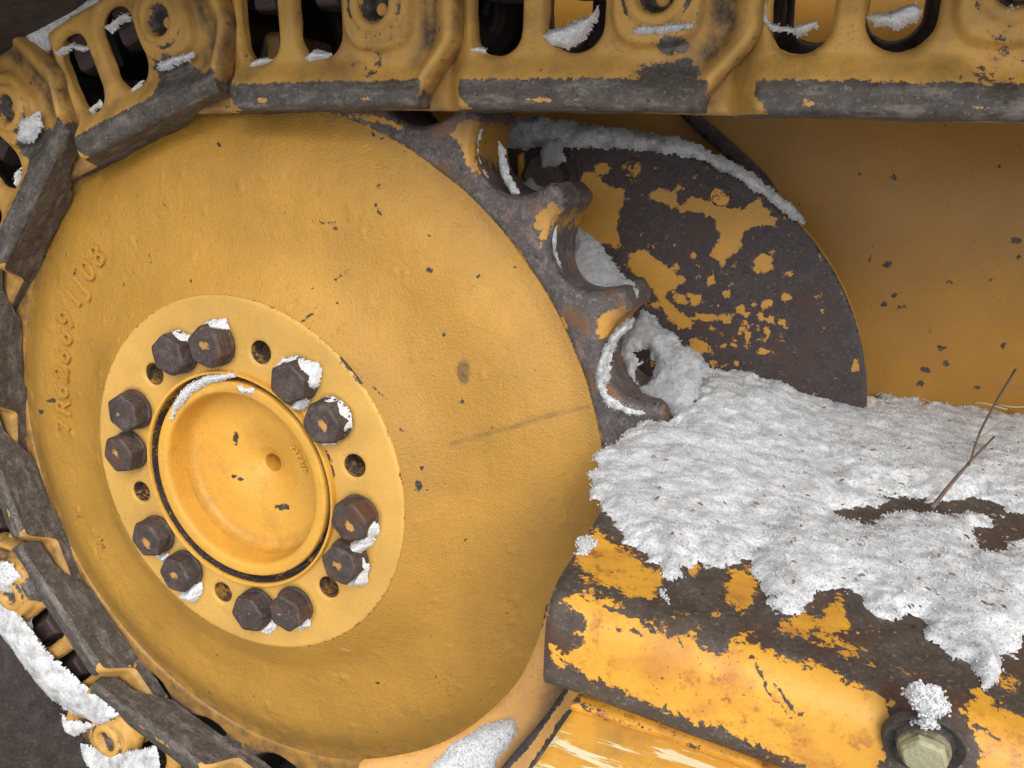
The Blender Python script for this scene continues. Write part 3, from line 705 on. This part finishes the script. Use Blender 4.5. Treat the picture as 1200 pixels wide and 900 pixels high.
# ------------------------------------------------------------------ side panel behind
YP = .30
NXp, NZp = 480, 250
xs = np.concatenate([np.linspace(.0, .3, 20), np.linspace(.303, 1.15, 430), np.linspace(1.17, 1.9, 30)]); zs = np.linspace(-.30, .55, NZp); X, Z = np.meshgrid(xs, zs, indexing='ij')
P_ = np.stack([X, 0 * X, Z], -1)
Yp = YP + .006 * fbm(P_, 4.5, 2, 71) - .03 * np.exp(-((X - 1.0) / .35) ** 2 - ((Z - .25) / .14) ** 2)
V = np.stack([X, Yp, Z], -1).reshape(-1, 3); F = [[i * NZp + j, (i + 1) * NZp + j, (i + 1) * NZp + j + 1, i * NZp + j + 1] for i in range(NXp - 1) for j in range(NZp - 1)]
q = to_px(V)
pm = blobs_sd(q, [(1040, 310, 5, 3), (1047, 346, 6, 3), (1035, 357, 4, 2.5), (1055, 360, 5, 2.5), (1190, 282, 6, 3), (1192, 300, 4, 2), (1102, 408, 6, 3), (1108, 426, 4, 4), (1083, 434, 6, 4), (1078, 450, 4, 4), (1113, 331, 5, 2),
    (970, 135, 4, 3), (1108, 148, 3, 2.5), (1195, 172, 3, 2), (1170, 195, 2.5, 2), (1018, 308, 2, 5), (1145, 455, 3, 2), (1090, 388, 2.5, 2), (1175, 405, 3, 2), (952, 390, 2, 2), (1160, 330, 2, 2), (1007, 206, 2, 2)])
for ln in ([(1045, 202), (1056, 222)], [(960, 330), (950, 372)], [(1018, 312), (1022, 285)], [(1110, 385), (1118, 378)]):
    pm = np.maximum(pm, line_sd(q, ln, 1.5) - .9)
pb = np.clip(pm / 2, -1.2, .6)
panel = empty('side_panel', (.9, YP, -.45), 'smooth shaded yellow brown machine panel behind the snow covered guard', 'machine panel')
PINV = Matrix.Translation(-Vector(panel.location))
o = link_obj('panel_sheet', mesh('panel_sheet', V, F, M_PANEL, True, {'bare': pb, 'dirt_shade': 0 * pb + .05}), panel); o.matrix_parent_inverse = PINV
c = [(795, 120), (822, 148), (850, 172), (876, 196), (895, 216), (908, 238), (916, 262)]
ctr = smooth_prof([onY(x, y, .282)[[0, 2]] for x, y in c], 5)
nn = np.gradient(ctr, axis=0); nn /= np.linalg.norm(nn, axis=1)[:, None]; nrm = np.stack([-nn[:, 1], nn[:, 0]], 1)
wd = .0070
poly = np.concatenate([ctr + nrm * wd, (ctr - nrm * wd)[::-1]])
o = link_obj('seam_strip', slab('seam_strip', (0, .282, 0), XA, ZA, NY, poly, .012, M_DARK, .003), panel); o.matrix_parent_inverse = PINV

# ------------------------------------------------------------------ guard beam with snow
guard = empty('track_frame_guard', (.41, -.2, .0), 'weathered orange yellow beam guard with peeling paint under the snow', 'machine guard')
GINV = Matrix.Translation(-Vector(guard.location))
gax = np.array([1, 0, -.105]); gax = gax / np.linalg.norm(gax)
def gprofile():
    p = [(.26, .112)]
    for t in np.linspace(0, 1, 60): p.append((.255 - t * (.255 + .205), .112 - t * .022))
    for a in np.linspace(8, 88, 14): p.append((-.205 - .026 * math.sin(math.radians(a)), .090 - .024 + .024 * math.cos(math.radians(a))))
    for t in np.linspace(.05, 1, 12): p.append((-.2315, .066 - t * .026))
    for a in np.linspace(5, 88, 8): p.append((-.2315 + .012 * (1 - math.cos(math.radians(a))), .040 - .012 * math.sin(math.radians(a))))
    for t in np.linspace(.05, 1, 6): p.append((-.2195 + t * .06, .028 - t * .002))
    return np.array(p)
gp = gprofile(); xs = np.concatenate([np.linspace(0, .004, 3), np.linspace(.006, .55, 200)])
O = np.array([.410, 0, 0]); P_ = O + xs[:, None, None] * gax + np.stack([0 * gp[:, 0], gp[:, 0], gp[:, 1]], -1)[None]
edge_r = np.clip(1 - xs / .004, 0, 1)[:, None] * .0015
P_[..., 2] -= edge_r; P_[..., 1] += edge_r
nn = fbm(P_, 18, 3, 77) * .0014; P_[..., 2] += nn; P_[..., 1] += nn * .5
m_ = len(gp); Vg = P_.reshape(-1, 3); F = [[i * m_ + k, i * m_ + k + 1, (i + 1) * m_ + k + 1, (i + 1) * m_ + k] for i in range(len(xs) - 1) for k in range(m_ - 1)]
F.append([k for k in range(m_)][::-1])
q = to_px(Vg)
g_yel = [[(676, 632), (700, 618), (720, 640), (760, 668), (775, 672), (770, 700), (745, 700), (720, 690), (690, 680), (672, 665)],
         [(660, 704), (690, 697), (730, 712), (765, 735), (790, 748), (808, 740), (826, 765), (840, 770), (856, 755), (880, 750), (905, 770), (940, 778), (975, 790), (1010, 806), (1045, 822), (1042, 850), (1030, 895), (1000, 925), (930, 893), (880, 871), (820, 848), (745, 817), (694, 795), (660, 770), (668, 750), (680, 720)],
         [(852, 670), (880, 668), (885, 700), (868, 720), (850, 700)], [(905, 735), (940, 718), (960, 730), (950, 745), (915, 745)],
         [(1125, 830), (1160, 822), (1215, 850), (1215, 920), (1140, 920), (1150, 880)], [(645, 750), (660, 770), (655, 785), (645, 775)],
         [(955, 735), (985, 700), (993, 740), (970, 745)], [(960, 748), (1010, 760), (1020, 775), (990, 770)], [(1150, 785), (1200, 800), (1200, 815), (1170, 805)]]
g_yel2 = [(870, 748, 12, 6), (905, 838, 5, 3), (813, 668, 8, 8), (836, 720, 6, 5), (820, 735, 5, 3), (1085, 560, 10, 6), (1100, 900, 3, 3), (1150, 815, 12, 5)]
yel = np.maximum(polys_sd(q, g_yel) / 9, blobs_sd(q, g_yel2) / 5)
yel = np.minimum(yel, -polys_sd(q, [[(650, 722), (680, 718), (688, 735), (680, 760), (665, 770), (648, 755)], [(1040, 832), (1085, 815), (1130, 840), (1150, 880), (1120, 915), (1040, 915)]]) / 5)
gb = np.clip(-yel, -1.0, 1.0)
for ln in ([(668, 652), (700, 682), (740, 705)], [(690, 706), (740, 722), (800, 756)], [(880, 768), (900, 812), (925, 838)], [(800, 845), (860, 862)], [(1130, 842), (1190, 880)], [(905, 800), (935, 838)], [(725, 738), (770, 741)]):
    gb = np.maximum(gb, np.clip((line_sd(q, ln, 2.6) - .8) / 2, -1, .35))
o = link_obj('guard_beam', mesh('guard_beam', Vg, F, M_GUARD, True, {'bare': gb, 'dirt_shade': 0 * gb}, sharp=50), guard); o.matrix_parent_inverse = GINV
# end bolt with washer, pale corroded head
bc = on_plane(1082, 868, (0, -.232, 0), (0, 1, 0))
w_me = revolve('washer', [(.0, -.004), (.0125, -.004), (.0130, -.001), (.0145, -.0005), (.0175, -.0035), (.0182, -.003), (.0188, .001)], M_DARK, 48)
o = link_obj('washer', w_me, guard); o.matrix_parent_inverse = GINV; o.location = Vector(bc); o.rotation_euler = (math.radians(12), 0, 0)
hb = hex_mesh('bolt_head', .0195, .010, M_PALE, washer=.0118, wh=.005, bare=-.2)
o = link_obj('bolt_head', hb, guard); o.matrix_parent_inverse = GINV; o.location = Vector(bc) + Vector((0, -.002, 0)); o.rotation_euler = (math.radians(12), .2, 0)

# ------------------------------------------------------------------ mud plate in front of the wheel foot and step below the guard
mo = onY(640, 712, -.045); mn = np.array([.25, -.75, .60]); mn /= np.linalg.norm(mn)
max_ = np.array([1, 0, 0]) - mn[0] * mn; max_ /= np.linalg.norm(max_); may = np.cross(mn, max_) * 1.0
if may[2] < 0: may = -may
mud = empty('mud_plate', (mo[0], mo[1], mo[2] - .2), 'curved yellow scraper plate hugging the foot of the wheel with a snow patch', 'plate')
MINV = Matrix.Translation(-Vector(mud.location))
cv = [(668, 690), (640, 708), (632, 745), (612, 790), (590, 818), (560, 845), (525, 867), (490, 880), (450, 888), (425, 890), (420, 896), (418, 960), (560, 980), (640, 860), (700, 770)]
pl = to_plane(smooth_prof(cv[1:9], 4).tolist() + cv[9:] + [(690, 700)], mo, max_, may, mn)
def mud_bare(P_):
    q = to_px(P_); return np.clip(polys_sd(q, [[(625, 900), (590, 960), (600, 900), (650, 830), (672, 795), (690, 780), (680, 810)], [(645, 690), (636, 700), (632, 740), (650, 690)]]) / 5, -1.2, .8)
def mud_dirt(P_):
    q = to_px(P_); return np.clip(polys_sd(q, [[(655, 700), (700, 700), (700, 800), (600, 900), (570, 900), (620, 840), (635, 780)]]) / 22, 0, 1) * .9
o = link_obj('plate_sheet', slab('plate_sheet', mo, max_, may, mn, pl, .010, M_PLATE, .0025, mud_bare, mud_dirt), mud); o.matrix_parent_inverse = MINV
# raised edge bar
mo2 = mo + mn * .012
bar = [(672, 792), (690, 800), (686, 812), (640, 872), (612, 915), (570, 920), (600, 885), (640, 838)]
pl = to_plane(bar, mo2, max_, may, mn)
def bar_bare(P_):
    q = to_px(P_); return np.clip(-polys_sd(q, [[(674, 797), (684, 803), (648, 856), (618, 900), (596, 930), (580, 915), (606, 893), (638, 850)]]) / 4, -1.2, 1)
o = link_obj('edge_bar', slab('edge_bar', mo2, max_, may, mn, pl, .014, M_PLATE, .0018, bar_bare), mud); o.matrix_parent_inverse = MINV
# step plate : horizontal, below the guard
zs_ = -.012
step = empty('step_plate', (.5, -.25, zs_ - .02), 'flat step plate under the guard scratched down to white primer', 'plate')
SINV = Matrix.Translation(-Vector(step.location))
so_ = np.array([.45, -.25, zs_]); sn = np.array([.10, -.35, 1.0]); sn /= np.linalg.norm(sn); sax = np.array([1, 0, 0]) - sn[0] * sn; sax /= np.linalg.norm(sax); say = np.cross(sn, sax)
pl = to_plane([(692, 800), (698, 780), (960, 880), (1010, 960), (560, 960), (628, 894)], so_, sax, say, sn)
o = link_obj('step_sheet', slab('step_sheet', so_, sax, say, sn, pl, .012, M_SCRATCH, .003, lambda P_: np.clip(polys_sd(to_px(P_), [[(690, 800), (700, 780), (790, 815), (760, 838)]]) / 6 - .2, -1.2, .8)), step); o.matrix_parent_inverse = SINV
# folded lip along the guard foot
so2 = so_ + sn * .006
pl = to_plane([(668, 826), (676, 812), (720, 822), (800, 852), (900, 886), (960, 910), (940, 925), (870, 892), (780, 860)], so2, sax, say, sn)
o = link_obj('step_lip', slab('step_lip', so2, sax, say, sn, pl, .005, M_GUARD, .002, lambda P_: np.full(P_.shape[:-1], -.55)), step); o.matrix_parent_inverse = SINV

# ------------------------------------------------------------------ snow
# thick blanket on the guard
gn = np.cross(gax, [0, 1, .0478]); gn = gn / np.linalg.norm(gn); gn = gn if gn[2] > 0 else -gn
gay = np.cross(gn, gax)
go = O + np.array([0, .255, .112]) 
blanket = [(822, 424), (860, 434), (900, 446), (960, 458), (1020, 464), (1090, 472), (1150, 474), (1230, 478), (1290, 600), (1290, 700), (1215, 700), (1195, 770), (1172, 770), (1165, 800), (1150, 815), (1140, 790), (1110, 770), (1085, 752), (1075, 728),
           (1060, 730), (1045, 735), (1030, 720), (1010, 705), (985, 690), (955, 705), (925, 722), (905, 715), (888, 692), (880, 655), (850, 668), (820, 660), (800, 668), (788, 682), (770, 668), (745, 650), (728, 630), (705, 598), (690, 580), (692, 555), (705, 530), (735, 505), (790, 492), (800, 460), (806, 434)]
hl = [[(985, 602), (1060, 580), (1100, 592), (1140, 580), (1160, 590), (1230, 610), (1230, 632), (1150, 638), (1140, 620), (1170, 610), (1120, 600), (1060, 600), (1010, 612)],
      [(1145, 640), (1160, 632), (1180, 612), (1200, 620), (1170, 642)]]
sh = snow_sheet('snow', go, gax, gay, gn, [blanket], .011, .0015, edge=34, rag=10, dirt_shade=.6, holes=hl, crystals=12000, lift=lambda P_: .013 * np.exp(-(np.hypot(to_px(P_)[..., 0] - 845, (to_px(P_)[..., 1] - 480) * 1.2) / 95) ** 2))
# lumps and small patches on the guard
sh2 = snow_sheet('snow', go, gax, gay, gn, [[(675, 632), (690, 628), (700, 640), (690, 650), (675, 648)], [(768, 690), (780, 688), (786, 708), (776, 706)]], .004, .0013, edge=8, rag=5, crystals=500)
build_snow('guard_snow', [sh, sh2], 'thick granular white snow blanket lying on top of the weathered guard beam')
fro = np.array([0, -.2335, 0])
sh = snow_sheet('snow', np.array([0, -.236, 0]), XA, ZA, NY, [[(1058, 812), (1075, 802), (1105, 808), (1115, 832), (1098, 838), (1103, 852), (1080, 853), (1066, 848), (1075, 832)]], .008, .0008, edge=9, rag=4, crystals=350)
build_snow('bolt_snow', [sh], 'small snow clump on top of the pale end bolt of the guard')
# on the arc of the cover, its shade painted in as grey
arc = [(586, 138), (640, 138), (700, 145), (735, 152), (790, 160), (830, 176), (870, 196), (905, 222), (935, 246), (942, 262), (925, 255), (890, 226), (850, 202), (810, 186), (760, 178), (700, 174), (650, 174), (588, 176)]
sh = [snow_sheet('snow', np.array([0, YD - .004, 0]), XA, ZA, NY, [arc], .009, .0018, edge=14, rag=3, dirt_shade=1.25, crystals=500),
      snow_sheet('snow', np.array([0, YD - .034, 0]), XA, ZA, NY, [[(636, 165), (655, 165), (662, 190), (650, 196), (634, 196)], [(606, 218), (622, 210), (640, 222), (650, 240), (610, 245)]], .008, .0016, edge=10, rag=3, dirt_shade=1.7)]
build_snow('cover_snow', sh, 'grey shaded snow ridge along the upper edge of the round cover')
# packed behind and inside the tooth gaps, shade painted in as grey
vo_ = np.array([0, .150, 0]); vn = np.array([-.2, -.75, .6]); vn /= np.linalg.norm(vn); vx = np.array([1, 0, 0]) - vn[0] * vn; vx /= np.linalg.norm(vx); vy = np.cross(vn, vx); vy = vy if vy[2] > 0 else -vy
vo1 = onY(700, 320, .108); vo2 = onY(770, 420, .114)
sh = [snow_sheet('snow', vo1, vx, vy, vn, [[(676, 262), (700, 284), (722, 308), (748, 343), (742, 356), (700, 353), (676, 335), (668, 312), (668, 290)]], .008, .0013, edge=12, rag=5, dirt_shade=1.7, bump=.8, crystals=300),
      snow_sheet('snow', vo2, vx, vy, vn, [[(752, 360), (775, 382), (800, 404), (830, 425), (815, 470), (798, 492), (775, 480), (750, 462), (735, 440), (728, 410), (738, 385)]], .010, .0013, edge=14, rag=5, dirt_shade=1.55, bump=.8, crystals=400, holes=[[(742, 412), (758, 410), (768, 425), (764, 445), (750, 452), (742, 440), (748, 425)]])]
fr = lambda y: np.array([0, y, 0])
sh += [snow_sheet('snow', fr(.061), XA, ZA, NY, [[(700, 418), (716, 392), (745, 368), (742, 378), (722, 402), (712, 430), (718, 458), (742, 476), (775, 486), (740, 487), (712, 478), (698, 450)]], .012, .0012, edge=6, rag=3, crystals=600, dirt_shade=1.15),
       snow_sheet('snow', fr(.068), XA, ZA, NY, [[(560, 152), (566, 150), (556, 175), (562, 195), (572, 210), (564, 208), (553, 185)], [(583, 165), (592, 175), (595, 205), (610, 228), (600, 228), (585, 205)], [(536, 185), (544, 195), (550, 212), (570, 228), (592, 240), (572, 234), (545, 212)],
                                                    [(645, 272), (652, 262), (650, 290), (656, 320), (676, 345), (655, 328), (643, 300)], [(470, 152), (500, 158), (515, 154), (500, 162)]], .003, .0011, edge=4, rag=2.5, dirt_shade=1.3)]
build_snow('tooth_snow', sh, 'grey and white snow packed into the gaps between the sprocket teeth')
# hub : groove, cap and beside bolts
hub = [[(205, 470), (215, 455), (240, 441), (275, 437), (275, 442), (245, 448), (225, 460), (212, 472), (200, 490)], [(276, 453), (296, 456), (296, 461), (280, 459)]]
sh = [snow_sheet('snow', fr(-.006), XA, ZA, NY, hub, .004, .0011, edge=4, rag=2, crystals=400)]
bsn = [[(318, 438), (330, 420), (352, 418), (374, 432), (374, 448), (362, 462), (356, 482), (342, 478), (352, 460), (352, 440), (335, 426)],
       [(372, 470), (390, 466), (408, 480), (410, 502), (396, 518), (378, 522), (396, 508), (400, 492), (386, 476)],
       [(420, 590), (436, 604), (442, 622), (432, 640), (424, 650), (432, 662), (428, 682), (408, 686), (422, 668), (414, 648), (404, 640), (420, 632), (428, 612)],
       [(192, 398), (205, 388), (224, 394), (226, 404), (208, 402)], [(240, 380), (262, 374), (266, 386), (246, 386)],
       [(181, 652), (196, 650), (194, 660)], [(210, 696), (226, 684), (236, 682), (234, 700), (226, 706)], [(303, 738), (320, 722), (322, 734), (312, 742)], [(348, 732), (362, 722), (364, 708), (362, 734), (350, 740)]]
sh += [snow_sheet('snow', fr(-.004), XA, ZA, NY, bsn, .012, .0011, edge=8, rag=3, crystals=700)]
build_snow('hub_snow', sh, 'small white snow clumps clinging to the hub bolts and cap groove')
# in the track windows and on link ledges
led = [[(742, 32), (780, 28), (812, 26), (812, 36), (780, 41), (745, 41)], [(186, 74), (205, 66), (226, 62), (222, 70), (200, 80), (188, 82)], [(24, 165), (28, 140), (42, 132), (50, 148), (36, 166)], [(1168, 10), (1190, 8), (1195, 18), (1172, 18)], [(0, 660), (14, 662), (20, 680), (12, 695), (0, 690)]]
win = [[(296, 76), (310, 66), (320, 68), (314, 78), (298, 83)], [(355, 68), (372, 56), (388, 62), (386, 70), (366, 76)], [(548, 58), (562, 54), (572, 58), (566, 64), (550, 64)], [(636, 42), (662, 30), (690, 18), (702, 4), (702, 24), (688, 46), (664, 58), (645, 54)],
       [(1014, 20), (1045, 14), (1070, 4), (1082, 12), (1075, 26), (1050, 36), (1025, 32)], [(886, 2), (898, 4), (900, 26), (930, 32), (958, 22), (958, 32), (935, 42), (905, 38), (888, 20)],
       [(68, 60), (85, 50), (102, 56), (100, 60), (84, 56), (70, 66)], [(122, 32), (150, 15), (153, 20), (130, 38)], [(152, 108), (165, 92), (170, 96), (160, 112)], [(104, 130), (116, 118), (118, 124), (110, 134)], [(22, 728), (32, 718), (36, 745), (50, 752), (32, 752)], [(18, 205), (24, 195), (24, 215), (18, 220)]]
sh = [snow_sheet('snow', fr(PY - .008), XA, ZA, NY, led, .009, .0011, edge=6, rag=3, crystals=1200), snow_sheet('snow', fr(PY + .006), XA, ZA, NY, win, .012, .0012, edge=7, rag=3, crystals=500)]
build_snow('link_snow', sh, 'loose snow caught in the windows and ledges of the track links')
# on the shoes at both corners
sh = [snow_sheet('snow', fr(PY + .004), XA, ZA, NY, [[(-20, 40), (20, 30), (60, 12), (120, -10), (128, 0), (118, 8), (85, 20), (62, 45), (55, 62), (40, 68), (25, 50), (0, 80), (-20, 90)]], .012, .0018, edge=24, rag=2.5, dirt_shade=.5, crystals=900),
      snow_sheet('snow', fr(PY - .01), XA, ZA, NY, [[(-20, 690), (5, 705), (60, 770), (110, 815), (140, 838), (120, 850), (80, 835), (40, 800), (-20, 720)], [(-10, 850), (30, 860), (70, 840), (110, 850), (60, 880), (30, 905), (-20, 905)], [(85, 870), (130, 885), (180, 875), (190, 920), (70, 920)]], .012, .0018, edge=24, rag=2.5, dirt_shade=.8, crystals=1200)]
build_snow('shoe_snow', sh, 'snow banked along the track shoes at the left corners of the picture')
sh = [snow_sheet('snow', mo + mn * .001, max_, may, mn, [[(602, 842), (606, 856), (588, 885), (570, 915), (490, 915), (505, 894), (535, 868), (570, 848)]], .007, .0014, edge=12, rag=3, dirt_shade=.1, crystals=700)]
build_snow('plate_snow', sh, 'rounded tongue of snow on the curved yellow plate below the wheel')

# ------------------------------------------------------------------ twig and straws
tw = empty('dry_twig', tuple(on_plane(1095, 592, go, gn)), 'forked dry brown twig sticking up out of the snow on the guard', 'twig')
TI = Matrix.Translation(-Vector(tw.location))
def P3(x, y, h): return on_plane(x, y, go + gn * h, gn)
tw_pts = smooth_prof([P3(1093, 594, .014), P3(1112, 570, .017), P3(1138, 540, .02), P3(1165, 512, .022)], 5)
o = link_obj('stem', tube('stem', tw_pts, np.linspace(.0017, .0009, len(tw_pts)), M_TWIG), tw); o.matrix_parent_inverse = TI
tw2 = smooth_prof([P3(1136, 545, .021), P3(1148, 508, .03), P3(1168, 470, .042), P3(1190, 433, .055)], 5)
o = link_obj('branch', tube('branch', tw2, np.linspace(.0008, .0012, len(tw2)), M_TWIG), tw); o.matrix_parent_inverse = TI
o = link_obj('branch', tube('branch', smooth_prof([P3(1142, 517, .028), P3(1160, 505, .028), P3(1174, 494, .028)], 4), .0006, M_STRAW), tw); o.matrix_parent_inverse = TI
o = link_obj('branch', tube('branch', smooth_prof([P3(1182, 448, .05), P3(1192, 452, .05), P3(1204, 460, .05)], 4), .0006, M_STRAW), tw); o.matrix_parent_inverse = TI
for (a, b_, c_, lab) in (((1140, 471), (1160, 474), (1180, 480), 'short pale straw lying against the panel left of the twig tip'), ((1168, 474), (1190, 477), (1215, 475), 'short pale straw on the snow edge right of the twig tip')):
    tag(link_obj('straw', tube('straw', smooth_prof([P3(*a, .018), P3(*b_, .02), P3(*c_, .018)], 4), .0009, M_STRAW)), lab, 'straw')
# bits of bark and leaf on the snow
Vb = []; Fb = []
for _ in range(150):
    x = RNG.uniform(760, 1195); y = RNG.uniform(470, 720)
    if poly_sd(np.array([x, y]), blanket) < 12: continue
    c_ = P3(x, y, .0125); s = RNG.uniform(.0007, .0018); a = RNG.uniform(0, 6.28)
    u = (math.cos(a) * gax + math.sin(a) * gay) * s * RNG.uniform(1, 2.2); v_ = (-math.sin(a) * gax + math.cos(a) * gay) * s * .6
    b0 = len(Vb); Vb += [c_ - u - v_, c_ + u - v_ * .4, c_ + u * .6 + v_, c_ - u * .7 + v_ * 1.2, c_ + gn * s * .8]; Fb += [[b0, b0 + 1, b0 + 4], [b0 + 1, b0 + 2, b0 + 4], [b0 + 2, b0 + 3, b0 + 4], [b0 + 3, b0, b0 + 4]]
tag(link_obj('debris', mesh('debris', Vb, Fb, M_TWIG, False)), 'tiny dark crumbs of bark scattered over the snow blanket', 'debris', kind='stuff')
